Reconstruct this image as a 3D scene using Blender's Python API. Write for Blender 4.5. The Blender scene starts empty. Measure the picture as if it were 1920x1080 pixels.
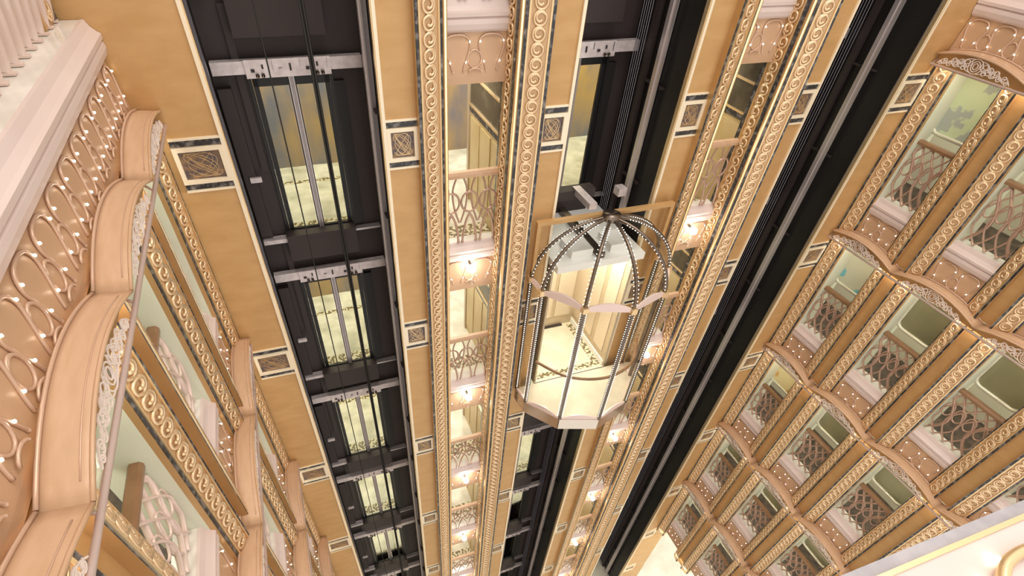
import bpy, math, random
from mathutils import Vector, Matrix
random.seed(7)
S = bpy.context.scene
col = S.collection
R = math.radians
# ------------------------------------------------------------------ camera, light, exposure
ROT = [[0.94194900, -0.33341234, 0.03960175], [-0.21573740, -0.69139497, -0.68951459], [0.25727312, 0.64094400, -0.72318831]]
FPX, CX, CY = 962.66, 905.36, 706.0
cd = bpy.data.cameras.new('camera'); cam = bpy.data.objects.new('camera', cd); col.objects.link(cam)
cd.sensor_width = 36; cd.lens = FPX * 36 / 1920; cd.shift_x = (960 - CX) / 1920; cd.shift_y = (CY - 540) / 1920
cd.clip_start = 0.02; cd.clip_end = 200
m = Matrix.Identity(4)
for i in range(3):
    m[i][0] = ROT[0][i]; m[i][1] = -ROT[1][i]; m[i][2] = -ROT[2][i]
cam.matrix_world = m
S.camera = cam
S.view_settings.view_transform = 'Standard'; S.view_settings.look = 'None'; S.view_settings.gamma = 1
S.view_settings.use_curve_mapping = False; S.view_settings.exposure = 0.55
w = bpy.data.worlds.new('world'); S.world = w; w.use_nodes = True
w.node_tree.nodes['Background'].inputs[0].default_value = (1.0, 0.93, 0.87, 1)
w.node_tree.nodes['Background'].inputs[1].default_value = 0.80


def area(name, loc, sx, sy, power, color=(1, .9, .78), rot=(0, 0, 0)):
    l = bpy.data.lights.new(name, 'AREA'); l.shape = 'RECTANGLE'; l.size = sx; l.size_y = sy
    l.energy = power; l.color = color
    o = bpy.data.objects.new(name, l); o.location = loc; o.rotation_euler = rot; col.objects.link(o)
    return o


area('atrium_ceiling_light', (3.9, 2.4, 7.5), 9, 6, 420, (1, .93, .86))
# ------------------------------------------------------------------ dimensions (metres, camera eye at the origin)
YW = 5.71                   # elevator wall
YD = 7.12                   # landing doors
XL, XR = -1.25, 9.13        # side walls
H = 2.8                     # deck height
SH = [0.19, 3.985, 7.775]   # shaft centres
HW = 0.785                  # shaft half width
ZB = -20.9                  # lobby floor
NB = 7                      # decks on the elevator wall
NS = 6                      # decks on the side walls
LEDGE, TUBE, DECK, CEIL = -1.13, -1.98, -1.30, -1.86
# ------------------------------------------------------------------ materials
M = {}


def mat(name, c, rough=.4, metal=0., c2=None, scale=4., stretch=(1, 1, 1), bump=0., emit=None, es=0., detail=4., lo=.35, hi=.65, bscale=None):
    mt = bpy.data.materials.new(name); mt.use_nodes = True
    nt = mt.node_tree; b = nt.nodes['Principled BSDF']
    b.inputs['Base Color'].default_value = (*c, 1); b.inputs['Roughness'].default_value = rough; b.inputs['Metallic'].default_value = metal
    if c2 or bump:
        tc = nt.nodes.new('ShaderNodeTexCoord'); mp = nt.nodes.new('ShaderNodeMapping'); mp.inputs['Scale'].default_value = stretch
        nt.links.new(tc.outputs['Object'], mp.inputs[0])
        nz = nt.nodes.new('ShaderNodeTexNoise'); nz.inputs['Scale'].default_value = scale; nz.inputs['Detail'].default_value = detail
        nt.links.new(mp.outputs[0], nz.inputs['Vector'])
        if c2:
            rp = nt.nodes.new('ShaderNodeValToRGB'); rp.color_ramp.elements[0].position = lo; rp.color_ramp.elements[1].position = hi
            rp.color_ramp.elements[0].color = (*c, 1); rp.color_ramp.elements[1].color = (*c2, 1)
            nt.links.new(nz.outputs[0], rp.inputs[0]); nt.links.new(rp.outputs[0], b.inputs['Base Color'])
        if bump:
            bp = nt.nodes.new('ShaderNodeBump'); bp.inputs['Strength'].default_value = bump; bp.inputs['Distance'].default_value = .01
            nt.links.new(nz.outputs[0], bp.inputs['Height']); nt.links.new(bp.outputs[0], b.inputs['Normal'])
    if emit:
        b.inputs['Emission Color'].default_value = (*emit, 1); b.inputs['Emission Strength'].default_value = es
    M[name] = mt
    return mt


mat('gold', (.56, .335, .135), .42, .25, (.62, .385, .17), 2.5, (1, 1, 2.5), .06)
mat('gold_plain', (.54, .33, .14), .35, .35, (.60, .38, .17), 3)
mat('gold_trim', (.86, .64, .36), .26, .65)
mat('cream_trim', (.93, .82, .62), .3, .2)
mat('scroll', (.90, .69, .45), .25, .62)
mat('channel', (.64, .43, .24), .4, .3)
mat('rod', (.80, .56, .28), .25, .7)
mat('marble', (.035, .035, .04), .2, 0, (.34, .32, .30), 16, (1, 1, 1), 0, detail=8, lo=.48, hi=.8)
mat('cream', (.74, .62, .58), .32, 0, (.70, .57, .53), 1.5)
mat('ledge_marble', (.88, .84, .78), .12, 0, (.70, .66, .60), 3, detail=8)
mat('pink', (.64, .42, .27), .42, .05, (.58, .37, .22), 3, (6, 1, 6))
mat('frieze', (.60, .39, .24), .42, .15)
mat('loop', (.66, .45, .32), .3, .25)
mat('tube', (.84, .68, .63), .3, .1)
mat('filigree', (.98, .88, .82), .35, .1)
mat('iron', (.50, .33, .25), .32, .4)
mat('iron_pale', (.78, .62, .55), .32, .1)
mat('handrail', (.24, .13, .065), .3, 0, (.30, .17, .09), 6, (1, 1, 1))
mat('shaft', (.012, .010, .009), .5)
mat('shaft_panel', (.050, .036, .034), .5, .2)
mat('shaft_edge', (.26, .24, .27), .3, .6)
mat('steel', (.62, .56, .55), .32, .6)
mat('header', (.86, .77, .75), .35, .3, (.72, .62, .61), 14)
mat('edge_grey', (.34, .32, .34), .25, 0, (.46, .43, .45), 12)
mat('black', (.008, .008, .008), .4)
mat('cable', (.03, .026, .022), .5, .3)
mat('lobby_floor', (.86, .83, .72), .12, 0, (.54, .52, .42), 2.6, detail=10, lo=.38, hi=.68)
mat('mosaic', (.18, .14, .07), .3, 0, (.75, .68, .50), 16, detail=1, lo=.47, hi=.53)
mat('lobby_wall', (.62, .50, .28), .4, .1, (.55, .42, .2), 2)
mat('mural', (.20, .20, .26), .3, 0, (.55, .36, .14), 1.6, (1, 1, .5), 0, detail=6)
mat('dark_wood', (.055, .045, .03), .25, 0, (.09, .075, .05), 5)
mat('corridor', (.74, .76, .62), .45)
mat('corridor_wall', (.70, .66, .52), .4)
mat('corridor_floor', (.035, .024, .018), .5, 0, (.10, .07, .05), 7)
mat('mural_green', (.60, .70, .45), .25, 0, (.42, .47, .42), 2.6, detail=3, lo=.47, hi=.5)
mat('mural_blue', (.60, .62, .48), .25, 0, (.20, .52, .58), 2.2, detail=3, lo=.55, hi=.58)
mat('mural_amber', (.80, .72, .40), .25, 0, (.70, .42, .14), 2.2, detail=3, lo=.55, hi=.6)
mat('mirror', (.30, .29, .17), .12, .25, (.22, .22, .13), 1.2)
mat('mural_frame', (.82, .82, .68), .2, .35)
mat('art', (.10, .08, .09), .35, .2, (.34, .21, .10), 7, (1, 1, 2), 0, detail=5, lo=.4, hi=.7)
mat('cab_floor', (.82, .76, .62), .15, 0, (.70, .63, .49), 2.5, detail=8)
mat('cab_white', (.95, .94, .91), .3)
mat('cab_gold', (.55, .45, .31), .3, .3)
mat('cab_panel', (.70, .60, .46), .25, .3)
mat('chrome', (.72, .64, .55), .12, .9)
mat('bronze_dark', (.18, .14, .11), .22, .8)
mat('bulb', (1, 1, 1), .3, 0, emit=(1, .93, .8), es=6)
mat('led', (1, 1, 1), .3, 0, emit=(.95, 1, .95), es=3.0)
mat('lamp', (1, 1, 1), .3, 0, emit=(1, .97, .9), es=30)
mat('lobby_ground', (.80, .76, .64), .15, 0, (.55, .52, .42), 1.2, detail=9, lo=.3, hi=.8)


def glass(name, tint, refl):
    mt = bpy.data.materials.new(name); mt.use_nodes = True; nt = mt.node_tree; nt.nodes.clear()
    o = nt.nodes.new('ShaderNodeOutputMaterial'); mx = nt.nodes.new('ShaderNodeMixShader')
    t = nt.nodes.new('ShaderNodeBsdfTransparent'); t.inputs[0].default_value = (*tint, 1)
    g = nt.nodes.new('ShaderNodeBsdfGlossy'); g.inputs['Roughness'].default_value = .02
    lw = nt.nodes.new('ShaderNodeLayerWeight'); lw.inputs[0].default_value = refl
    nt.links.new(lw.outputs['Fresnel'], mx.inputs[0]); nt.links.new(t.outputs[0], mx.inputs[1]); nt.links.new(g.outputs[0], mx.inputs[2])
    nt.links.new(mx.outputs[0], o.inputs[0]); M[name] = mt


glass('glass', (.97, .98, .96), .12)
glass('door_glass', (.90, .91, .84), .10)
# ------------------------------------------------------------------ helpers
BASE = {}


def empty(name, loc=(0, 0, 0)):
    o = bpy.data.objects.new(name, None); o.empty_display_size = .1; o.location = loc; col.objects.link(o)
    BASE[o] = Vector(loc)
    return o


def tag(o, label=None, cat=None, group=None, kind=None):
    if label: o['label'] = label
    if cat: o['category'] = cat
    if group: o['group'] = group
    if kind: o['kind'] = kind
    return o


def thing(name, loc, label, cat, group=None):
    return tag(empty(name, loc), label, cat, group)


def spline(P, n=6, closed=False):
    P = [Vector(p) for p in P]; N = len(P); out = []
    for i in range(N if closed else N - 1):
        g = (lambda k: P[k % N]) if closed else (lambda k: P[min(max(k, 0), N - 1)])
        a, b, c, d = g(i - 1), g(i), g(i + 1), g(i + 2)
        for j in range(n):
            t = j / n
            out.append(.5 * ((2 * b) + (c - a) * t + (2 * a - 5 * b + 4 * c - d) * t * t + (3 * b - a - 3 * c + d) * t ** 3))
    if not closed: out.append(P[-1])
    return out


class MB:
    def __init__(s, fr=None): s.v = []; s.f = []; s.sm = []; s.fr = fr

    def add(s, vs, fs, smooth=False):
        n = len(s.v)
        s.v += [Vector(s.fr(*p)) if s.fr else Vector(p) for p in vs]
        s.f += [[i + n for i in f] for f in fs]; s.sm += [smooth] * len(fs)
        return s

    def box(s, a0, a1, b0, b1, c0, c1):
        return s.add([(a, b, c) for a in (a0, a1) for b in (b0, b1) for c in (c0, c1)],
                     [(0, 1, 3, 2), (4, 6, 7, 5), (0, 4, 5, 1), (2, 3, 7, 6), (0, 2, 6, 4), (1, 5, 7, 3)])

    def quad(s, a, b, c, d): return s.add([a, b, c, d], [(0, 1, 2, 3)])

    def sweep(s, prof, pts, closed=False, smooth=False):
        """prof: list of functions/points (a,b) swept so that pts gives full 3d = f(p, t)"""
        n = len(prof); k = len(pts)
        vs = [pt(p) for pt in pts for p in prof]; fs = []
        for i in range(k - 1):
            for j in range(n if closed else n - 1):
                q = (j + 1) % n
                fs.append((i * n + j, i * n + q, (i + 1) * n + q, (i + 1) * n + j))
        if closed:
            fs.append(tuple(range(n))); fs.append(tuple((k - 1) * n + j for j in range(n)))
        return s.add(vs, fs, smooth)

    def tube(s, pts, r, n=6, closed=False, r2=None, nrm=None):
        """round (r) or elliptic (r across, r2 along nrm) tube"""
        P = [Vector(p) for p in pts]; k = len(P); vs = []; fs = []
        up = None
        for i in range(k):
            if closed: t = P[(i + 1) % k] - P[i - 1]
            else: t = P[min(i + 1, k - 1)] - P[max(i - 1, 0)]
            t.normalize()
            if nrm: b = Vector(nrm)
            else:
                b = up if up else (Vector((0, 0, 1)) if abs(t.z) < .8 else Vector((1, 0, 0)))
            a = t.cross(b)
            if a.length < 1e-6: a = t.orthogonal()
            a.normalize(); b = a.cross(t).normalized(); up = b
            for j in range(n):
                h = 2 * math.pi * (j + .5) / n
                vs.append(P[i] + a * (r * math.cos(h)) + b * ((r2 or r) * math.sin(h)))
        for i in range(k if closed else k - 1):
            for j in range(n):
                q = (j + 1) % n; i2 = (i + 1) % k
                fs.append((i * n + j, i * n + q, i2 * n + q, i2 * n + j))
        if not closed: fs.append(tuple(range(n))); fs.append(tuple((k - 1) * n + j for j in range(n)))
        return s.add(vs, fs, n > 4)

    def ball(s, c, r, n=6, m=4):
        vs = [(c[0], c[1], c[2] + r)]; fs = []
        for i in range(1, m):
            for j in range(n):
                p = math.pi * i / m; h = 2 * math.pi * j / n
                vs.append((c[0] + r * math.sin(p) * math.cos(h), c[1] + r * math.sin(p) * math.sin(h), c[2] + r * math.cos(p)))
        vs.append((c[0], c[1], c[2] - r)); L = len(vs) - 1
        for j in range(n):
            q = (j + 1) % n
            fs.append((0, 1 + j, 1 + q)); fs.append((L, 1 + (m - 2) * n + q, 1 + (m - 2) * n + j))
            for i in range(m - 2): fs.append((1 + i * n + j, 1 + i * n + q, 1 + (i + 1) * n + q, 1 + (i + 1) * n + j))
        return s.add(vs, fs, True)

    def build(s, name, mt, parent=None, kind=None):
        root = parent
        while root is not None and root.parent is not None: root = root.parent
        b = BASE.get(root, Vector((0, 0, 0)))
        me = bpy.data.meshes.new(name); me.from_pydata([tuple(v - b) for v in s.v], [], s.f)
        me.polygons.foreach_set('use_smooth', s.sm); me.materials.append(M[mt]); me.update()
        o = bpy.data.objects.new(name, me); col.objects.link(o)
        if parent is not None: o.parent = parent
        if kind: o['kind'] = kind
        return o


ORD = ['top deck', 'second deck down', 'third deck down', 'fourth deck down', 'fifth deck down', 'sixth deck down', 'seventh deck down']


def deck_copy(o, k, k0=0):
    """copy of a thing k decks further down, labelled by its deck"""
    base = o['label'].rsplit(', ', 1)[0]
    c = tree_copy(o, (0, 0, -H * (k - k0))); c['label'] = base + ', ' + ORD[k]
    return c


def tree_copy(o, off=(0, 0, 0), parent=None):
    c = o.copy(); col.objects.link(c)
    if parent is not None: c.parent = parent
    else:
        c.location = o.location + Vector(off); BASE[c] = Vector(c.location)
    for ch in list(o.children): tree_copy(ch, (0, 0, 0), c)
    return c


def fback(s, e, z): return (s, YW - e, z)
def fright(s, e, z): return (XR - e, s, z)
def fleft(s, e, z): return (XL + e, s, z)


# ------------------------------------------------------------------ ornaments
def ring_scroll(sx):
    """one curling ring of the running scroll, local (s, e, z), about .15 wide"""
    P = []
    for i in range(15):                       # nearly closed outer ring
        a = R(60 + 330 * i / 14); P.append((sx * .064 * math.cos(a), 0, .064 * math.sin(a)))
    for i in range(1, 10):                    # curl inwards
        a = R(390 + 300 * i / 9); r = .064 - .046 * i / 9
        P.append((sx * r * math.cos(a), .004, r * math.sin(a)))
    return P


def scroll_mesh(fr, sx, tilt, name):
    """mesh of one ring, tilt = (ds_de) direction of the strip: local s axis -> (ts, te)"""
    b = MB()
    o0 = Vector(fr(0, 0, 0))
    T = lambda p: tuple(Vector(fr(p[0] * tilt[0] - p[1] * tilt[1], p[0] * tilt[1] + p[1] * tilt[0], p[2])) - o0)
    b.tube([T(p) for p in ring_scroll(sx)], .0150, 5)
    me = bpy.data.meshes.new(name); me.from_pydata([tuple(v) for v in b.v], [], b.f)
    me.polygons.foreach_set('use_smooth', b.sm); me.materials.append(M['scroll']); me.update()
    return me


def scroll_run(parent, me, fr, s, e, z0, z1, single_to):
    """rings from z0 down to z1, single objects while above single_to, the rest one part"""
    z = z0 - .075; rest = MB(); b = BASE[parent]
    while z > z1 + .06:
        p = Vector(fr(s, e, z))
        if z > single_to:
            o = bpy.data.objects.new('scroll', me); o.parent = parent; o.location = p - b; col.objects.link(o)
        else:
            rest.add([tuple(v.co + p) for v in me.vertices], [tuple(f.vertices) for f in me.polygons], True)
        z -= .14
    if rest.v: rest.build('scroll_band', 'scroll', parent, 'stuff')


def face_strip(b, s0, e0, s1, e1, t0, t1, z0, z1, lift=.0):
    """a strip along the tilted face from (s0,e0) to (s1,e1), between fractions t0..t1, standing 'lift' proud"""
    ds, de = s1 - s0, e1 - e0; L = math.hypot(ds, de)
    sg = 1 if ds > 0 else -1
    n = (-de / L * sg, ds / L * sg)
    if n[1] < 0: n = (-n[0], -n[1])
    pts = []
    for t, l in ((t0, -.01), (t0, lift), (t1, lift), (t1, -.01)): pts.append((s0 + ds * t + n[0] * l, e0 + de * t + n[1] * l))
    b.sweep(pts, [lambda p, z=z: (p[0], p[1], z) for z in (z0, z1)], closed=True)


def strip_set(parent, fr, s0, e0, s1, e1, z0, z1, me, single_to):
    """marble | gold bead | scroll channel | gold bead | marble on a face from inner (s0,e0) to outer (s1,e1)"""
    for t0, t1 in ((.02, .13), (.87, .98)):
        b = MB(fr); face_strip(b, s0, e0, s1, e1, t0, t1, z0, z1, .006); b.build('marble_strip', 'marble', parent)
    for t0, t1 in ((.13, .19), (.81, .87)):
        b = MB(fr); face_strip(b, s0, e0, s1, e1, t0, t1, z0, z1, .016); b.build('bead', 'gold_trim', parent)
    b = MB(fr); face_strip(b, s0, e0, s1, e1, .19, .81, z0, z1, .001); b.build('channel', 'channel', parent)
    sm, em = (s0 + s1) / 2, (e0 + e1) / 2
    ds, de = s1 - s0, e1 - e0; L = math.hypot(ds, de); sg = 1 if ds > 0 else -1
    nx, ne = -de / L * sg, ds / L * sg
    if ne < 0: nx, ne = -nx, -ne
    scroll_run(parent, me, fr, sm + nx * .008, em + ne * .008, z0, z1, single_to)


# ------------------------------------------------------------------ elevator wall
tops, bots = 3.0, ZB
wb = tag(empty('wall_back', (0, YW, 0)), 'gold panelled elevator wall of the atrium', kind='structure')
PIERS = [(SH[0] + HW + SH[1] - HW) / 2, (SH[1] + HW + SH[2] - HW) / 2]     # pier centres
flats = [(-1.62, SH[0] - HW)]
for pc in PIERS:
    flats += [(pc - 1.115, pc - .74), (pc + .74, pc + 1.115)]
flats.append((SH[2] + HW, 9.55))
ART_T, ART_B = -2.107, -2.63
where = ['on corner panel left of first shaft', 'right of the first shaft', 'left of the glass elevator shaft',
         'right of the glass elevator shaft', 'left of the third shaft', 'on corner panel right of third shaft']
for i, (a, b_) in enumerate(flats):
    tl, tr = (.0, .035) if i % 2 == 0 else (.035, .0)
    a1, b1 = a + tl, b_ - tr
    if i == 0: a1 = -1.09
    if i == 5: b1 = 9.03
    MB(fback).box(a, b_, -.04, -.004, bots, tops).build('backing', 'gold_plain', wb)
    x0, x1 = (a, a + .035) if tl else (b_ - .035, b_)
    MB(fback).box(x0, x1, -.05, .028, bots, tops).build('edge_trim', 'cream_trim', wb)
    MB(fback).box(x0 - (.012 if tl else -.035), x0 + (0 if tl else .047), -.05, .012, bots, tops).build('edge_bead', 'gold_trim', wb)
    art0 = None
    for k in range(-1, NB):
        zt = ART_B - H * k; zb = max(ART_T - H * (k + 1), bots)
        if k == -1: zt = tops
        MB(fback).box(a if i == 0 else a1, b_ if i == 5 else b1, -.01, .004, zb, zt).build('gold_panel', 'gold', wb)
    for k in range(0, NB):
        dz = -H * k
        if art0 is None:
            art0 = thing('art_panel', fback((a1 + b1) / 2, 0, ART_B), 'bronze swirl picture in pale frame ' + where[i] + ', top deck', 'picture', 'swirl pictures ' + where[i])
            for z0, z1 in ((ART_T, ART_T - .075), (ART_B, ART_B + .075)):
                MB(fback).box(a1, b1, -.005, .008, min(z0, z1), max(z0, z1)).build('marble_band', 'marble', art0)
            for z0 in (ART_T - .004, ART_B + .004):
                MB(fback).box(a1, b1, -.005, .02, z0 - .012, z0 + .012).build('gold_bead', 'cream_trim', art0)
            fz0, fz1 = ART_B + .08, ART_T - .08
            f = MB(fback); t = .042
            for q in ((a1, b1, fz0, fz0 + t), (a1, b1, fz1 - t, fz1), (a1, a1 + t, fz0 + t, fz1 - t), (b1 - t, b1, fz0 + t, fz1 - t)):
                f.box(q[0], q[1], -.005, .03, q[2], q[3])
            f.build('frame', 'cream_trim', art0)
            pc_ = MB(fback).box(a1 + t, b1 - t, -.005, .006, fz0 + t, fz1 - t).build('picture', 'art', art0)
            sw = MB(); cxm, czm = (a1 + b1) / 2, (fz0 + fz1) / 2; wq, hq = (b1 - a1) / 2 - t - .02, (fz1 - fz0) / 2 - t - .015
            for q in range(5):
                ph = q * 1.25
                sw.tube([fback(cxm + wq * .95 * math.sin(j * .42 + ph) * (1 - .02 * j), .008, czm + hq * .95 * math.cos(j * .33 + ph * 1.7)) for j in range(20)], .0028, 4)
            sw.build('swirl', 'gold_trim', pc_)
        else: deck_copy(art0, k)
# piers: scroll pilasters either side of the lobby balconies
JD = .40
for pi, pc in enumerate(PIERS):
    for sd in (-1, 1):
        n = 1 + pi * 2 + (sd > 0)
        t = tag(empty('trim_%d' % n, fback(pc + sd * .5, 0, bots)), 'scroll ornamented gold pilaster beside the lobby balconies', kind='structure')
        si, so = pc + sd * .43, pc + sd * .74
        MB(fback).sweep([(pc + sd * .385, -JD), (pc + sd * .385, -.005), (si, .004), (so, .105), (so, -.04), (pc + sd * .50, -.04), (pc + sd * .50, -JD)],
                        [lambda p, z=z: (p[0], p[1], z) for z in (bots, tops)], closed=True).build('body', 'gold_plain', t)
        me = scroll_mesh(fback, sd, (math.cos(R(18)), sd * math.sin(R(18))), 'scroll')
        strip_set(t, fback, si, .006, so, .105, tops - 1.5, bots, me, -9)
        MB(fback).tube([(pc + sd * .408, .004, bots), (pc + sd * .408, .004, tops)], .024, 10).build('corner_rod', 'rod', t)
        # jamb face
        me2 = scroll_mesh(fback, 1, (0., 1.), 'scroll')
        sj = pc + sd * .385
        for e0, e1, mt_, l in ((-JD, -.32, 'marble', .006), (-.32, -.305, 'gold_trim', .014), (-.105, -.09, 'gold_trim', .014), (-.09, -.025, 'marble', .006)):
            MB(fback).box(min(sj, sj - sd * l), max(sj, sj - sd * l), e0, e1, bots, tops).build('marble_strip' if mt_ == 'marble' else 'bead', mt_, t)
        scroll_run(t, me2, fback, sj - sd * .008, -.205, tops - 1.5, bots, -9)
# ------------------------------------------------------------------ shafts, landing doors, cables
dn = 0
door0 = None
names = ['left', 'middle', 'right']
desc = ['first shaft', 'glass elevator shaft', 'third shaft']
for si_, sc in enumerate(SH):
    x0, x1 = sc - HW, sc + HW
    sh = tag(empty('wall_shaft_' + names[si_], (sc, YD, bots)), 'dark elevator shaft recess, ' + desc[si_], kind='structure')
    wI = .09
    MB().box(x0 - wI, x0 - wI + .02, YW + .06, YD + .06, bots, tops).build('side_wall', 'shaft', sh)
    MB().box(x1 + wI - .02, x1 + wI, YW + .06, YD + .06, bots, tops).build('side_wall', 'shaft', sh)
    MB().box(x0 - wI, x0 + .0, YW + .04, YW + .07, bots, tops).build('return', 'shaft_edge', sh)
    MB().box(x1, x1 + wI, YW + .04, YW + .07, bots, tops).build('return', 'shaft_edge', sh)
    for k in range(-1, NB):
        dz = -H * k
        # back wall pieces around the door
        for q in ((x0 - wI, sc - .485, -4.1, -1.3), (sc + .485, x1 + wI, -4.1, -1.3), (sc - .485, sc + .485, -1.99, -1.3)):
            MB().box(q[0], q[1], YD, YD + .06, q[2] + dz, q[3] + dz).build('back_panel', 'shaft_panel', sh)
        MB().box(sc - .51, sc + .46, YD - .22, YD, -1.58 + dz, -1.18 + dz).build('lintel_beam', 'shaft_panel', sh)
        MB().box(x0 - .05, x0 + .10, YD - .10, YD, -4.0 + dz, -2.1 + dz).build('post', 'shaft_panel', sh)
        MB().box(x0 + .19, x0 + .27, YD - .06, YD, -3.1 + dz, -1.3 + dz).build('post', 'shaft_panel', sh)
        MB().box(x0 + .02, x0 + .16, YD - .14, YD - .1, -3.2 + dz, -3.14 + dz).build('bracket', 'header', sh)
        MB().box(x1 - .30, x1 - .18, YD - .05, YD, -4.0 + dz, -2.1 + dz).build('post', 'shaft', sh)
        # side wall brackets of the rails
        for zz in (-2.2, -3.5):
            MB().box(x1 + .02, x1 + .07, 6.2, 6.75, zz - .012 + dz, zz + .012 + dz).build('rail_bracket', 'shaft_panel', sh)
    for k in range(0, NB):
        dz = -H * k; dn += 1
        if door0 is None:
            d = tag(empty('door_%d' % dn, (sc, YD, -4.08)), 'glazed two-leaf landing door with steel header rail', kind='structure')
            MB().box(sc - .485, sc - .445, YD - .05, YD + .03, -4.06, -1.99).box(sc + .445, sc + .485, YD - .05, YD + .03, -4.06, -1.99).build('jamb', 'black', d)
            for a, b_ in ((-.44, -.005), (.005, .44)):
                lf = MB().box(sc + a, sc + a + .04 + (.02 if a < 0 else 0), YD - .04, YD, -4.05, -2.0)
                lf.box(sc + b_ - .04 - (.02 if a > 0 else 0), sc + b_, YD - .04, YD, -4.05, -2.0)
                lf.box(sc + a, sc + b_, YD - .04, YD, -4.05, -3.96).box(sc + a, sc + b_, YD - .04, YD, -2.115, -2.0)
                leaf = lf.build('door_leaf', 'black', d)
                MB().box(sc + a + .05, sc + b_ - .05, YD - .024, YD - .016, -3.96, -2.115).build('pane', 'door_glass', leaf)
                e_ = sc + (b_ if a < 0 else a)
                MB().box(e_ - .026, e_ + .026, YD - .06, YD - .041, -4.05, -1.98).build('meeting_stile', 'steel', leaf)
            hd = MB().box(sc - .83, sc + .83, YD - .16, YD - .06, -1.945, -1.815).build('header_rail', 'header', d)
            MB().box(sc - .48, sc + .46, YD - .185, YD - .16, -1.985, -1.80).build('operator_plate', 'header', hd)
            hh = MB()
            for q in range(9): hh.box(sc - .42 + q * .1 + (q % 3) * .02, sc - .38 + q * .1, YD - .2, YD - .185, -1.92 + .03 * (q % 2), -1.89 + .04 * (q % 3))
            hh.build('operator_parts', 'shaft_panel', hd)
            for xx in (-.36, -.30, .30, .36): MB().tube([(sc + xx, YD - .22, -1.955), (sc + xx, YD - .18, -1.955)], .022, 8).build('roller', 'bronze_dark', hd)
            slb = MB().box(sc - .83, sc - .45, YD - .14, YD - .02, -4.11, -4.05).build('sill', 'header', d)
            MB().box(sc - .45, sc + .83, YD - .12, YD - .02, -4.085, -4.055).build('sill_track', 'steel', slb)
            door0 = d
        else:
            d = tree_copy(door0, (sc - SH[0], 0, dz)); d.name = 'door_%d' % dn
    # guide rails and cables
    zt = tops
    g = desc[si_]
    tag(MB().box(x0 - .045, x0 + .012, 6.0, 6.07, bots, zt).build('guide_rail', 'shaft_edge'), 'grey steel guide rail on the left side of the ' + g, 'rail')
    tag(MB().box(x1 - .03, x1 + .06, 6.33, 6.40, bots, zt).box(x1 - .012, x1 + .0, 6.26, 6.33, bots, zt).build('guide_rail', 'steel'), 'grey steel guide rail on the right side of the ' + g, 'rail')
    if si_ != 0:
        tag(MB().box(x1 + .0, x1 + .06, 6.62, 6.72, bots, zt).build('counterweight_rail', 'shaft_panel'), 'dull brown counterweight rail deep inside the ' + g, 'rail')
    if si_ == 0:
        for q, (xx, yy) in enumerate(((-.035, 6.4), (.395, 6.4), (.425, 6.38), (.41, 6.46))):
            tag(MB().tube([(xx, yy, bots), (xx, yy, zt)], .008 + .004 * (q > 0), 6).build('hoist_cable', 'cable'),
                'thin single dark hoist cable in the first shaft' if q == 0 else 'dark hoist cable of the bundle of three in the first shaft', 'cable', 'hoist cables of the first shaft')
    else:
        for q in range(5):
            tag(MB().tube([(x1 - .02 + .0 * q, 6.75 + .05 * q, bots), (x1 - .02, 6.75 + .05 * q, zt)], .005, 5).build('hoist_cable', 'shaft_edge'),
                'thin grey hoist cable in the ' + g, 'cable', 'hoist cables of the ' + g)
# ------------------------------------------------------------------ deck slabs and lobby behind the elevator wall
for k in range(0, NB):
    dz = -H * k
    fl = tag(empty('floor_lobby_%d' % (k + 1), (4, 8.6, DECK + dz)), 'cream marble elevator lobby floor', kind='structure')
    MB().box(-3, 11, YD + .06, 10.6, CEIL + dz, DECK - .004 + dz).build('slab', 'corridor', fl)
    MB().box(-3, 11, YD + .06, 10.6, DECK - .004 + dz, DECK + dz).build('marble_surface', 'lobby_floor', fl)
    for a, b_ in ((PIERS[0] - 1.02, PIERS[0] + 1.02), (PIERS[1] - 1.02, PIERS[1] + 1.02)):
        MB().box(a, b_, 6.12, YD + .06, CEIL + dz, DECK - .004 + dz).build('slab', 'corridor', fl)
        MB().box(a, b_, 6.12, YD + .06, DECK - .004 + dz, DECK + dz).build('marble_surface', 'lobby_floor', fl)
        MB().box(a + .02, b_ - .02, 6.45, 6.75, DECK + dz, DECK + .003 + dz).build('mosaic_border', 'mosaic', fl)
    for sc in SH:
        MB().box(sc - .7, sc + .7, YD + .12, YD + .36, DECK + dz, DECK + .003 + dz).build('mosaic_border', 'mosaic', fl)
        MB().box(sc - .9, sc + .9, 8.75, 8.85, DECK + dz, DECK + .003 + dz).build('mosaic_border', 'mosaic', fl)
    area('lobby_downlight', (4, 8.9, CEIL + H * 0 + dz - .02), 12, 1.6, 160, (1, .95, .82))
    for pc in PIERS: area('balcony_downlight', (pc, 6.9, CEIL + dz - .02), 1.0, .3, 14, (1, .95, .84))
wl = tag(MB().box(-3, 11, 9.4, 9.5, ZB, tops).build('wall_lobby', 'mural'), 'blue and bronze marbled back wall of the lobbies', kind='structure')
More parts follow.
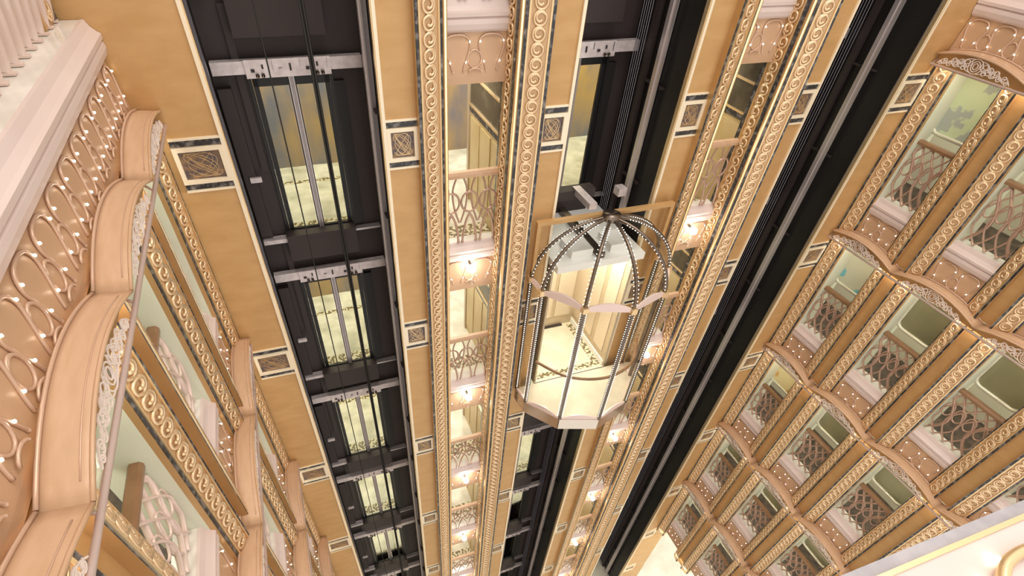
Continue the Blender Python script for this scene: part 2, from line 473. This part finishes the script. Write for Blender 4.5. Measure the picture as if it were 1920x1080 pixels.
for i_, pc in enumerate(PIERS):
    for sd in (-1, 1):
        xs = pc + sd * .50
        wp = tag(empty('wall_recess_%s%d' % ('left' if sd < 0 else 'right', i_ + 1), (xs, 6.8, ZB)), 'panelled side wall of the balcony recess', kind='structure')
        MB().box(min(xs, xs + sd * .03), max(xs, xs + sd * .03), 6.12, 7.55, ZB, tops).build('panelling', 'lobby_wall', wp)
        for k in range(0, NB):
            dz = -H * k
            MB().box(min(xs, xs - sd * .012), max(xs, xs - sd * .012), 6.12, 7.5, -2.62 + dz, -1.86 + dz).build('dark_panel', 'dark_wood', wp)
            for z in (-2.24, -2.635): MB().box(min(xs, xs - sd * .03), max(xs, xs - sd * .03), 6.12, 7.5, z - .014 + dz, z + .014 + dz).build('moulding', 'gold_trim', wp)
            MB().box(min(xs, xs - sd * .02), max(xs, xs - sd * .02), 6.12, 7.5, -2.73 + dz, -2.65 + dz).build('band', 'marble', wp)
            for y in (6.2, 6.65, 7.1): MB().box(min(xs, xs - sd * .012), max(xs, xs - sd * .012), y, y + .38, -3.95 + dz, -2.80 + dz).build('wall_panel', 'lobby_wall', wp)
        MB().box(xs - .03, xs + .03, 7.5, 7.58, ZB, tops).build('corner_post', 'cab_gold', wp)


# ------------------------------------------------------------------ balcony pieces (work in any wall frame)
def moulding(fr, s0, s1, root, e_in=-.6):
    prof = [(-.12, 0), (-.095, -.001), (-.07, -.05), (-.035, -.085), (-.012, -.10), (-.014, -.135), (-.04, -.145), (-.02, -.165), (-.016, -.20), (-.03, -.25), (-.056, -.275), (-.075, -.285), (-.13, -.285)]
    MB(fr).sweep([(e, LEDGE + z) for e, z in prof], [lambda p, s=s: (s, p[0], p[1]) for s in (s0, s1)], closed=True).build('moulding', 'cream', root)
    MB(fr).box(s0, s1, e_in, -.115, LEDGE - .2, LEDGE - .004).build('ledge_top', 'ledge_marble', root)


_b = MB().ball((0, 0, 0), .0085, 6, 4)
BULB = bpy.data.meshes.new('bulb'); BULB.from_pydata([tuple(v) for v in _b.v], [], _b.f); BULB.materials.append(M['bulb'])


def loops(fr, s0, s1, n, root):
    """frieze body, horseshoe loops, circles and bulbs, from LEDGE-.285 down to about -1.85"""
    prof = [(-.075, LEDGE - .285), (-.058, LEDGE - .40), (-.045, LEDGE - .50), (-.036, LEDGE - .60), (-.026, LEDGE - .69), (-.026, LEDGE - .76), (-.2, LEDGE - .76), (-.2, LEDGE - .285)]
    MB(fr).sweep(prof, [lambda p, s=s: (s, p[0], p[1]) for s in (s0, s1)], closed=True).build('body', 'frieze', root)
    E = lambda z: -.068 + .040 * max(0, min(1, (LEDGE - .285 - z) / .42)) ** 1.2 + .010
    per = (s1 - s0) / n; q = per / .3625
    for i in range(n):
        sc = s0 + per * (i + .5); zt = LEDGE - .30
        shape = [(-.055, -.34), (-.075, -.27), (-.118, -.16), (-.135, -.09), (-.11, -.03), (-.05, -.002), (.05, -.002), (.11, -.03), (.135, -.09), (.118, -.16), (.075, -.27), (.055, -.34)]
        P = spline([(sc + a * q, 0, zt + b) for a, b in shape], 3)
        lp = MB(fr).tube([(p.x, E(p.z), p.z) for p in P], .011, 5).build('loop', 'loop', root)
        for a, b in ((-.125, -.06), (.125, -.06), (-.085, -.245), (.085, -.245)):
            o = bpy.data.objects.new('bulb', BULB); o.parent = lp; col.objects.link(o)
            o.location = Vector(fr(sc + a * q, E(zt + b) + .016, zt + b)) - BASE[root]
    for i in range(n + 1 if n > 4 else n - 1):
        sc = s0 + per * i if n > 4 else s0 + per * (i + 1)
        if sc - .07 < s0 or sc + .07 > s1: continue
        zc = LEDGE - .52
        cl = MB(fr).tube([(sc + .072 * q * math.cos(j * math.pi / 8), E(zc + .085 * math.sin(j * math.pi / 8)), zc + .085 * math.sin(j * math.pi / 8)) for j in range(16)], .010, 5, True).build('ring', 'loop', root)
        zc2 = zc - .14
        MB(fr).tube([(sc + .08 * q * math.cos(j * math.pi / 8), -.014, zc2 + .055 * math.sin(j * math.pi / 8)) for j in range(1, 8)], .009, 5).build('arc', 'loop', cl)


def railing(fr, s0, s1, root, e=-.16, mt='iron', hr=True, top=.92, ribbon=False):
    if hr:
        prof = [(-.045, -.03), (-.05, .01), (-.03, .035), (.03, .035), (.05, .01), (.045, -.03)]
        MB(fr).sweep([(e + a, LEDGE + top + b) for a, b in prof], [lambda p, s=s: (s, p[0], p[1]) for s in (s0, s1)], closed=True).build('handrail', 'handrail', root)
    nb = max(3, round((s1 - s0) / .185)); st = (s1 - s0) / nb
    z0, z1 = LEDGE + .014, LEDGE + top - .03
    if ribbon:
        for i in range(nb):
            P = [(s0 + st * (i + .5) - .10 * math.sin(j / 12 * math.pi), e + .01 + .10 * math.sin(j / 12 * math.pi), z0 + .01 + (z1 - z0 - .01) * j / 12) for j in range(13)]
            MB(fr).tube(P, .018, 8, r2=.042, nrm=(0, 1, 0)).build('baluster', mt, root)
            MB(fr).box(P[0][0] - .028, P[0][0] + .028, e - .045, e + .065, LEDGE + .001, LEDGE + .014).build('foot', mt, root)
        return
    for i in range(nb + 1):
        for dr in (-1, 1):
            P = []
            for j in range(13):
                t = j / 12
                s = s0 + st * i + dr * st * 1.05 * math.sin(t * math.pi * 1.15) ** 1 * (1 if t < .87 else 1)
                if s < s0 + .012: s = 2 * (s0 + .012) - s
                if s > s1 - .012: s = 2 * (s1 - .012) - s
                P.append((s, e + dr * .006 + .05 * math.sin(t * math.pi), z0 + (z1 - z0) * t))
            MB(fr).tube(P, .026, 6, r2=.013).build('bar', mt, root)
    for i in range(nb):
        c = s0 + st * (i + .5)
        MB(fr).tube([(c + .075 * math.cos(a * math.pi / 8), e + .05, LEDGE + .56 + .13 * math.sin(a * math.pi / 8)) for a in range(16)], .012, 5, True).build('ring', mt, root)


def canopy(fr, y0, y1, c0, c1, root):
    """segmental vault over a bay, cusps at c0 and c1 (bay), clipped to y0..y1"""
    def rise(s): t = (s - (c0 + c1) / 2) / ((c1 - c0) / 2); return .145 * (1 - min(1, t * t))
    n = 16; ss = [y0 + (y1 - y0) * i / n for i in range(n + 1)]
    tt = [y0 + .005] + ss[1:-1] + [y1 - .005]
    zf = lambda s, e: TUBE + .085 + rise(s) + .02 * (.20 - e) / .20
    a = MB(fr)
    prof = [(.004, 0), (.06, 0), (.12, 0), (.17, 0), (.20, 0), (.205, -.012), (.19, -.022), (.004, -.025)]
    a.sweep(prof, [lambda p, s=s: (s, p[0], zf(s, p[0]) + p[1]) for s in ss], closed=True, smooth=True).build('vault_shell', 'pink', root)
    MB(fr).tube([(s, .016, zf(s, .016) + .006) for s in tt], .010, 6).build('back_bead', 'loop', root)
    MB(fr).tube([(s, .20, zf(s, .2) - .004) for s in tt], .011, 6).build('lip', 'pink', root)
    MB(fr).tube([(s, .16, zf(s, .16) + .001) for s in ss[1:-1]], .004, 5).build('border_bead', 'loop', root)
    # spandrel board set back under the lip
    b = MB(fr)
    b.sweep([(.10, 0), (.12, 0)], [lambda p, s=s: (s, p[0], zf(s, .1) - .02) for s in ss] , smooth=False)
    for i in range(n):
        b.add([(ss[i], .11, TUBE - .0), (ss[i + 1], .11, TUBE - .0), (ss[i + 1], .11, zf(ss[i + 1], .11) - .015), (ss[i], .11, zf(ss[i], .11) - .015)], [(0, 1, 2, 3)])
    b.build('spandrel', 'gold_plain', root)
    # white filigree
    mid = (c0 + c1) / 2; f = MB(fr); ef = .185
    def spiral(cx, cz, r, a0, turns, sg, k=18):
        return [(cx + sg * r * (1 - .8 * j / k) * math.cos(a0 + turns * 2 * math.pi * j / k), ef, cz + r * (1 - .8 * j / k) * math.sin(a0 + turns * 2 * math.pi * j / k)) for j in range(k + 1)]
    zc = TUBE + .115
    def put(P):
        P = [p for p in P if y0 + .02 < p[0] < y1 - .02]
        if len(P) > 3: f.tube(P, .0052, 4)
    put([(mid + .055 * math.cos(j * math.pi / 9), ef, zc + .06 * math.sin(j * math.pi / 9)) for j in range(19)])
    put([(mid + .03 * math.cos(j * math.pi / 9), ef, zc + .035 * math.sin(j * math.pi / 9)) for j in range(19)])
    put([(mid + .095 * math.cos(j * math.pi / 9), ef, zc + .085 * math.sin(j * math.pi / 9)) for j in range(19)])
    for sg in (-1, 1):
        for cx, cz, r, a0, tn in ((.12, .135, .06, 2.5, 1.4), (.15, .075, .05, .3, 1.5), (.20, .115, .06, 3.6, 1.4), (.26, .08, .05, 1., 1.5), (.30, .11, .045, 4, 1.4), (.36, .065, .04, 2, 1.4), (.42, .075, .035, .5, 1.3), (.47, .05, .03, 3, 1.2)):
            put(spiral(mid + sg * cx, TUBE + cz, r, a0, tn, sg))
        put(spline([(mid + sg * a, ef, TUBE + b_) for a, b_ in ((.05, .19), (.15, .17), (.22, .09), (.30, .14), (.37, .06), (.45, .09), (.52, .03))], 4))
        put(spline([(mid + sg * a, ef, TUBE + b_) for a, b_ in ((.05, .04), (.12, .06), (.18, .15), (.27, .05), (.34, .10), (.42, .04), (.50, .06))], 4))
    f.build('filigree', 'filigree', root)


# ---- lobby balconies in the elevator wall
for pi, pc in enumerate(PIERS):
    by = ['between first shaft and glass elevator', 'between glass elevator and third shaft'][pi]
    F = lambda s, e, z: fback(s, e - .22, z)
    led = thing('balcony_ledge', F(pc, 0, LEDGE - .28), 'cream moulded ledge of lobby balcony ' + by + ', top deck', 'ledge', 'cream ledges ' + by)
    moulding(F, pc - .385, pc + .385, led, -.25)
    fz = thing('frieze_panel', F(pc, 0, LEDGE - .76), 'gold looped frieze of lobby balcony ' + by + ', top deck', 'frieze', 'looped friezes ' + by)
    loops(F, pc - .385, pc + .385, 2, fz)
    rl = thing('balcony_railing', F(pc, 0, LEDGE), 'bronze scrollwork railing of lobby balcony ' + by + ', top deck', 'railing', 'lobby railings ' + by)
    prof = [(-.045, -.035), (-.05, .01), (-.03, .04), (.03, .04), (.05, .01), (.045, -.035)]
    MB(F).sweep([(-.10 + a, LEDGE + .98 + b) for a, b in prof], [lambda p, s=s: (s, p[0], p[1]) for s in (pc - .40, pc + .40)], closed=True).build('handrail', 'pink', rl)
    for q in range(3):
        c = pc - .257 + .257 * q
        MB(F).tube([(c + .115 * math.cos(a * math.pi / 10), -.10, LEDGE + .60 + .14 * math.sin(a * math.pi / 10)) for a in range(20)], .015, 6, True).build('ring', 'iron', rl)
        for sg in (-1, 1):
            MB(F).tube(spline([(c + sg * .10, -.08, LEDGE + .016), (c + sg * .085, -.08, LEDGE + .18), (c + sg * .05, -.08, LEDGE + .34), (c, -.09, LEDGE + .44)], 4), .016, 6).build('arch_bar', 'iron', rl)
            MB(F).tube(spline([(c + sg * .12, -.12, LEDGE + .30), (c + sg * .05, -.12, LEDGE + .52), (c + sg * .03, -.12, LEDGE + .76), (c + sg * .09, -.12, LEDGE + .95)], 4), .013, 6).build('scroll_bar', 'iron', rl)
            MB(F).ball((c + sg * .10, -.08, LEDGE + .025), .024).build('foot', 'iron', rl)
    lm = thing('spot_lamp', F(pc, 0, -1.45), 'bright globe spotlight on lobby frieze ' + by + ', second deck down', 'lamp', 'spotlights ' + by)
    MB().ball(F(pc, .085, -1.47), .062, 12, 8).build('globe', 'lamp', lm)
    MB().tube([F(pc, -.05, -1.44), F(pc, .06, -1.46)], .02, 8).build('arm', 'bronze_dark', lm)
    MB().tube([F(pc, .085, -1.53), F(pc, .085, -1.74)], .003, 4).ball(F(pc, .085, -1.75), .012).build('pull_chain', 'filigree', lm)
    for k in range(1, NB):
        for o in (led, fz, rl): deck_copy(o, k)
        if k > 1: deck_copy(lm, k)
    lm.location.z -= H
# ---- side walls
NTH = ['first', 'second', 'third', 'fourth']
CUSP = [5.84, 4.39, 2.94, 1.49, .04]
tn = 5
for side, fr, nb in (('right', fright, 4), ('left', fleft, 4)):
    sgx = 1 if side == 'right' else -1
    xw = XR if side == 'right' else XL
    word = 'by the third shaft' if side == 'right' else 'by the first shaft'
    zbot = -16.2
    # deck slabs, corridors, murals
    for k in range(0, NS):
        dz = -H * k
        a, b_ = sorted((xw + sgx * .22, xw + sgx * 2.2))
        fl = tag(empty('floor_%s_%d' % (side, k + 1), ((a + b_) / 2, 3, DECK + dz)), 'corridor deck slab with patterned carpet', kind='structure')
        MB().box(a, b_, -.6, 7.6, CEIL + dz, DECK - .01 + dz).build('slab', 'corridor', fl)
        MB().box(a, b_, -.6, 7.6, DECK - .01 + dz, DECK + dz).build('carpet', 'corridor_floor', fl)
        area('corridor_downlight', (xw + sgx * .95, 3.2, CEIL + dz - .02), .5, 7, 45, (1, .96, .84))
    a, b_ = sorted((xw + sgx * 1.52, xw + sgx * 1.60))
    tag(MB().box(a, b_, -.6, 7.6, zbot, tops).build('wall_corridor_' + side, 'corridor_wall'), 'pale inner wall of the corridor', kind='structure')
    bays = []
    for i in range(nb):
        c1, c0 = CUSP[i], CUSP[i + 1]; o1 = c1 - .36 if i else 5.42; o0 = c0 + .36
        bays.append((c0, c1, o0, o1))
    # deck 0: continuous ledge and frieze
    led = thing('balcony_ledge', fr(3, 0, LEDGE - .28), 'long cream moulded ledge above looped frieze ' + word, 'ledge'); moulding(fr, .05, 5.70, led, -.62)
    fz = thing('frieze_panel', fr(3, 0, LEDGE - .76), 'long gold frieze with rows of loops and bulbs ' + word, 'frieze'); loops(fr, 5.70 - .3625 * 15, 5.70, 15, fz)
    rl = thing('balcony_railing', fr(3, -.3, LEDGE), 'long railing of pale curved balusters on marble ledge ' + word, 'railing'); railing(fr, .1, 5.72, rl, -.32, 'iron_pale', True, 1.0, True)
    led0 = fz0 = rl0 = None
    for i, (c0, c1, o0, o1) in enumerate(bays):
        y1 = min(c1, 5.70); y0 = c0
        cn = thing('scalloped_canopy', fr((y0 + y1) / 2, 0, TUBE), 'pink filigree canopy in %s bay from elevator wall %s, top deck' % (NTH[i], word), 'canopy', 'arched canopies ' + word)
        canopy(fr, y0, y1, c0, c1, cn)
        for k in range(1, NS - 1 if side == 'right' else NS): deck_copy(cn, k)
    tr = thing('tie_rod', fr(3, .19, TUBE), 'straight pale pink tube below the canopies ' + word + ', top deck', 'tube', 'tie rods ' + word)
    MB(fr).tube([(0., .19, TUBE), (5.71, .19, TUBE)], .017, 10).build('pipe', 'tube', tr)
    for i in range(nb + 1):
        yy = min(CUSP[i], 5.69)
        MB(fr).tube([(yy, .18, TUBE), (yy, .12, TUBE + .06)], .01, 6).build('hanger', 'tube', tr)
    for k in range(1, NS - 1 if side == 'right' else NS): deck_copy(tr, k)
    for k in range(0, NS):
        area('canopy_light', fr(2.9, .097, TUBE + .03 - H * k), .02, 5.4, 14, (1, .93, .78))
    # bays of the lower decks
    for i, (c0, c1, o0, o1) in enumerate(bays):
        bw = 'in %s bay from elevator wall' % NTH[i]
        led = thing('balcony_ledge', fr((o0 + o1) / 2, 0, LEDGE - .28 - H), 'short cream ledge %s %s, second deck down' % (bw, word), 'ledge', 'short ledges %s %s' % (bw, word))
        moulding(lambda s, e, z: fr(s, e, z - H), o0, o1, led, -.30)
        fz = thing('frieze_panel', fr((o0 + o1) / 2, 0, LEDGE - .76 - H), 'short looped frieze %s %s, second deck down' % (bw, word), 'frieze', 'short friezes %s %s' % (bw, word))
        loops(lambda s, e, z: fr(s, e, z - H), o0, o1, 2, fz)
        rl = thing('balcony_railing', fr((o0 + o1) / 2, -.2, LEDGE - H), 'interlaced bronze railing %s %s, second deck down' % (bw, word), 'railing', 'short railings %s %s' % (bw, word))
        railing(lambda s, e, z: fr(s, e, z - H), o0 - .0, o1 + .0, rl, -.19, 'iron' if side == 'right' else 'iron_pale')
        for k in range(2, NS):
            for o in (led, fz, rl): deck_copy(o, k, 1)
        mx = xw + sgx * .37
        yc = (o0 + o1) / 2 + .02
        for k in range(1, NS):
            dz = -H * (k - 1)
            kind = 'mirror'
            if side == 'right' and i == 0: kind = ['mural_green', 'mural_blue', 'mural_amber', 'mirror', 'mirror'][k - 1]
            lab = {'mirror': 'dark olive glazed panel in rounded cream frame', 'mural_green': 'green and grey mural panel in rounded cream frame', 'mural_blue': 'pale mural panel with blue patch in rounded frame', 'mural_amber': 'yellow amber mural panel in rounded cream frame'}[kind]
            p = thing('mural_panel', (mx, yc, -2.88 + dz), ('olive framed panel %s %s, %s' % (bw, word, ORD[k]) if kind == 'mirror' else lab + ' above the handrail'), 'wall panel', 'framed panels ' + bw + ' ' + word)
            hw_, z0, z1 = .36, -2.88 + dz, -1.95 + dz
            rr = []
            for cxx, czz, a0 in ((hw_ - .12, z1 - .12, 0), (-hw_ + .12, z1 - .12, 90), (-hw_ + .12, z0 + .12, 180), (hw_ - .12, z0 + .12, 270)):
                for q in range(5): rr.append((yc + cxx + .12 * math.cos(R(a0 + q * 22.5)), czz + .12 * math.sin(R(a0 + q * 22.5))))
            MB().tube([(mx - sgx * .02, y, z) for y, z in rr], .03, 6, True).build('frame', 'mural_frame', p)
            MB().add([(mx - sgx * .01, y, z) for y, z in rr], [tuple(range(len(rr)))]).build('glazing', kind, p)
    # pilasters between the bays, one per deck
    for i in range(nb + 1):
        pair = [(-1, CUSP[i])] if i == 0 else [(-1, CUSP[i]), (1, CUSP[i])]
        first = None
        for k in range(1, NS):
            z1 = TUBE + .06 - H * (k - 1); z0 = TUBE + .13 - H * k
            if k == NS - 1: z0 = zbot + .0
            c = CUSP[i]
            t = tag(empty('trim_%d' % tn, fr(min(c, 5.6), 0, z0)), 'scroll ornamented pilaster between balcony bays', kind='structure'); tn += 1
            if i: MB(fr).box(c - .105, c + .105, -.06, .004, z0, z1).build('plain_strip', 'gold', t)
            for sd, cc in pair:
                so, si2 = (cc + sd * .105, cc + sd * .36) if i else (5.70, 5.42)
                MB(fr).sweep([(so, .09), (si2, .0), (si2, -.045), (so, -.045)], [lambda p, z=z: (p[0], p[1], z) for z in (z0, z1)], closed=True).build('body', 'gold_plain', t)
                MB(fr).box(min(so, si2), max(so, si2), -.42, -.045, z0, z1).build('reveal', 'corridor', t)
                me = scroll_mesh(fr, sd, (math.cos(R(19)), -sd * math.sin(R(19))), 'scroll')
                strip_set(t, fr, si2, .0, so, .09, z1, z0, me, -9.8)
# pilasters of deck 0 beside the corner (behind the long ledge)
for side, fr in (('right', fright), ('left', fleft)):
    t = tag(empty('trim_%d' % tn, fr(5.56, -.5, LEDGE)), 'scroll ornamented corner pilaster behind the marble ledge', kind='structure'); tn += 1
    MB(fr).box(5.36, 5.71, -.5, -.28, LEDGE, tops).build('body', 'gold_plain', t)
    MB(fr).box(5.62, 5.70, -.5, -.268, LEDGE, tops).build('marble_strip', 'marble', t)
    me = scroll_mesh(fr, 1, (1, 0), 'scroll')
    scroll_run(t, me, fr, 5.52, -.265, LEDGE + 2, LEDGE, -9)
# ------------------------------------------------------------------ ground floor and near balcony ledge
tag(MB().box(-8, 16, -6, 12, ZB - .1, ZB).build('floor', 'lobby_ground'), 'pale marble atrium floor far below', kind='structure')
area('ground_floor_fill', (11.5, 3, -16.6), 3, 9, 110, (1, .95, .84))  # unseen fill added to brighten the atrium floor, no modelled fixture
area('ground_floor_fill', (4, 9, -18.4), 12, 2, 200, (1, .95, .84))  # second added fill for the floor, behind the elevator wall
nl = thing('balcony_ledge', (2.5, .1, LEDGE - .2), 'near cream ledge with grey marble edge under the viewer', 'ledge')
MB().box(-.6, 9., -.45, .125, LEDGE - .2, LEDGE).build('ledge_top', 'cream', nl)
MB().box(-.6, 9., .125, .137, LEDGE - .2, LEDGE + .006).build('gold_edge', 'gold_trim', nl)
MB().box(-.6, 9., .137, .165, LEDGE - .2, LEDGE - .002).build('marble_edge', 'edge_grey', nl)
nr = thing('baluster_loop', (1.42, .02, LEDGE), 'gold loop baluster standing on the near cream ledge', 'baluster')
MB().tube(spline([(1.30, .03, LEDGE + .02), (1.36, .06, LEDGE + .02), (1.45, .065, LEDGE + .02), (1.53, .03, LEDGE + .02), (1.55, -.06, LEDGE + .02)], 5), .014, 8).build('loop', 'gold_trim', nr)
MB().ball((1.355, .075, LEDGE + .01), .009).ball((1.28, .04, LEDGE + .012), .009).build('bulbs', 'bulb', nr)
# ------------------------------------------------------------------ glass elevator
CXc = SH[1]
ND = [(2.906, 5.58), (2.93, 5.23), (3.34, 4.70), (3.985, 4.49), (4.63, 4.70), (5.04, 5.23), (5.064, 5.58)]
ZN, ZT, ZF, ZTR = -4.40, -3.52, -6.80, -7.05
cb = thing('glass_elevator', (CXc, 5.5, ZTR), 'glass scenic elevator cab with ribbed dome and lit strips in gold frame', 'elevator')
f = MB(); t = .055
f.box(2.90, 5.07, 5.56, 5.63, ZT - t, ZT).box(2.90, 2.90 + t, 5.56, 5.63, ZF, ZT - t).box(5.07 - t, 5.07, 5.56, 5.63, ZF, ZT - t)
f.build('portal_frame', 'gold', cb)
# car body in the shaft
x0, x1 = CXc - .72, CXc + .72
MB().box(x0, x1, 5.6, 7.0, ZF - .04, ZF).build('floor', 'cab_floor', cb)
MB().add([(x, y, ZF) for x, y in ND] + [(x, y, ZF - .03) for x, y in ND], [tuple(range(7)), tuple(range(7, 14))]).build('bay_floor', 'cab_floor', cb)
bd = MB().box(x0 + .05, x1 - .05, 5.66, 5.78, ZF, ZF + .004).box(x0 + .05, x0 + .17, 5.78, 6.9, ZF, ZF + .004).box(x1 - .17, x1 - .05, 5.78, 6.9, ZF, ZF + .004)
bd.build('mosaic_border', 'mosaic', cb)
bw_ = MB().box(x0, x1, 6.96, 7.0, ZF, -4.35).build('back_wall', 'cab_gold', cb)
for q in (-.42, 0, .42): MB().box(CXc + q - .17, CXc + q + .17, 6.94, 6.96, ZF + .25, -4.6).build('wall_panel', 'cab_panel', bw_)
for sg, xs in ((-1, x0), (1, x1)):
    sw = MB().box(min(xs, xs - sg * .03), max(xs, xs - sg * .03), 5.62, 6.98, ZF, -4.35).build('side_wall', 'cab_gold', cb)
    for y in (5.75, 6.2, 6.65):
        MB().box(min(xs - sg * .03, xs - sg * .045), max(xs - sg * .03, xs - sg * .045), y, y + .32, ZF + .25, -4.6).build('wall_panel', 'cab_panel', sw)
    MB().box(min(xs - sg * .03, xs - sg * .05), max(xs - sg * .03, xs - sg * .05), 5.64, 6.96, ZF, ZF + .12).build('skirting', 'cab_white', sw)
cl = MB().box(x0 - .01, x1 + .01, 5.45, 7.0, -4.33, -4.22).build('roof_panel', 'cab_white', cb)
for q in (-.45, .2): MB().box(CXc + q, CXc + q + .35, 5.6, 6.0, -4.22, -4.10).build('roof_box', 'cab_white', cl)
MB().box(CXc - .05, CXc + .05, 5.5, 6.9, -4.22, -4.13).build('roof_beam', 'bronze_dark', cl)
la = area('cab_light', (CXc, 6.0, -4.36), 1.1, .9, 36, (1, .95, .82))
# crosshead above the car
ch = MB().box(x0, x1 - .6, 6.2, 6.38, -3.62, -3.48).build('crosshead', 'shaft_panel', cb)
MB().box(x0 + .5, x0 + .62, 5.75, 6.3, -3.55, -3.46).build('bracket_arm', 'header', ch)
MB().box(x1 - .25, x1 - .12, 6.1, 6.25, -3.62, -3.5).build('guide_shoe', 'header', ch)
# dome
hub = Vector((CXc, 5.50, ZT + .0))
MB().tube([(CXc, 5.50, ZT - .06), (CXc, 5.50, ZT + .02)], .13, 12).build('hub', 'bronze_dark', cb)


def rib(i, off=0.):
    n = Vector((ND[i][0], ND[i][1], ZN)); P = []
    for j in range(13):
        a = math.pi / 2 * j / 12
        h = Vector((hub.x, hub.y, 0)).lerp(Vector((n.x, n.y, 0)), math.sin(a) * .92 + .08 * (j / 12))
        P.append(Vector((h.x, h.y, ZN + (hub.z - .03 - ZN) * math.cos(a) + off)))
    return P


def beads(P, name, parent, step=.042, r=.0075):
    b = MB(); acc = 0; 
    for i in range(len(P) - 1):
        a, c = Vector(P[i]), Vector(P[i + 1]); L = (c - a).length; k = int(L / step)
        for j in range(k): b.ball(a.lerp(c, j / k), r, 4, 2)
    return b.build(name, 'led', parent, 'stuff')


for i in range(7):
    n = ND[i]
    P = rib(i)
    rb = MB().tube(P, .026, 8).build('dome_rib', 'bronze_dark', cb)
    for sg in (-1, 1):
        d = (Vector((n[0], n[1], 0)) - Vector((hub.x, hub.y, 0))); d.normalize(); sd = Vector((-d.y, d.x, 0)) * .038 * sg
        beads([p + sd for p in P[2:]], 'led_strip', rb)
    ps = MB().box(n[0] - .024, n[0] + .024, n[1] - .024, n[1] + .024, ZF - .02, ZN).build('post', 'bronze_dark', cb)
    for sg in (-1, 1): beads([(n[0] + sd.x * sg + d.x * .012, n[1] + sd.y * sg + d.y * .012, ZN - .1), (n[0] + sd.x * sg + d.x * .012, n[1] + sd.y * sg + d.y * .012, ZF + .04)], 'led_strip', ps)
    MB().box(n[0] - .045, n[0] + .045, n[1] - .045, n[1] + .045, ZN - .07, ZN + .015).build('node_block', 'gold_trim', ps)
for i in range(6):
    A, B = rib(i), rib(i + 1)
    g = MB(); N = len(A)
    g.add([tuple(p) for p in A] + [tuple(p) for p in B], [(j, j + 1, N + j + 1, N + j) for j in range(N - 1)], True)
    g.build('dome_pane', 'glass', cb)
    a, b_ = Vector((*ND[i], 0)), Vector((*ND[i + 1], 0))
    MB().quad((a.x, a.y, ZF), (b_.x, b_.y, ZF), (b_.x, b_.y, ZN), (a.x, a.y, ZN)).build('side_pane', 'glass', cb)
    L = (b_ - a).length; nrm = Vector((b_.y - a.y, a.x - b_.x, 0)).normalized() * .014
    for nm, zb_, zt_, hh, mt_ in (('arched_apron', ZN - .05, ZN + .0, .09 * min(1, L / .7), 'tube'), ('tray_apron', ZF - .0, ZF + .01, .10 * min(1, L / .7), 'tube')):
        q = MB(); K = 10
        for j in range(K):
            for t0 in (0,):
                u0, u1 = j / K, (j + 1) / K
                h0, h1 = zt_ + hh * math.sin(math.pi * u0), zt_ + hh * math.sin(math.pi * u1)
                p0, p1 = a.lerp(b_, u0), a.lerp(b_, u1)
                vs = []
                for sg in (1, -1):
                    vs += [(p0.x + nrm.x * sg, p0.y + nrm.y * sg, zb_), (p1.x + nrm.x * sg, p1.y + nrm.y * sg, zb_), (p1.x + nrm.x * sg, p1.y + nrm.y * sg, h1), (p0.x + nrm.x * sg, p0.y + nrm.y * sg, h0)]
                q.add(vs, [(0, 1, 2, 3), (4, 5, 6, 7), (3, 2, 6, 7), (0, 1, 5, 4)])
        q.build(nm, mt_, cb)
    q = MB(); o = nrm * 2
    q.add([(a.x + o.x, a.y + o.y, ZTR), (b_.x + o.x, b_.y + o.y, ZTR), (b_.x + o.x, b_.y + o.y, ZF), (a.x + o.x, a.y + o.y, ZF), (a.x, a.y, ZTR), (b_.x, b_.y, ZTR), (b_.x, b_.y, ZF), (a.x, a.y, ZF)],
          [(0, 1, 2, 3), (4, 5, 6, 7), (3, 2, 6, 7), (0, 1, 5, 4), (0, 3, 7, 4), (1, 2, 6, 5)]).build('base_tray', 'chrome', cb)
MB().add([(x, y, ZTR) for x, y in ND], [tuple(range(7))]).build('base_plate', 'bronze_dark', cb)
hr = [Vector((x, y, ZF + .92)) for x, y in ND]
hc = Vector((CXc, 5.6, ZF + .92))
MB().tube(spline([tuple(hc.lerp(p, .9)) for p in hr[1:6]], 6), .026, 8).build('handrail', 'handrail', cb)
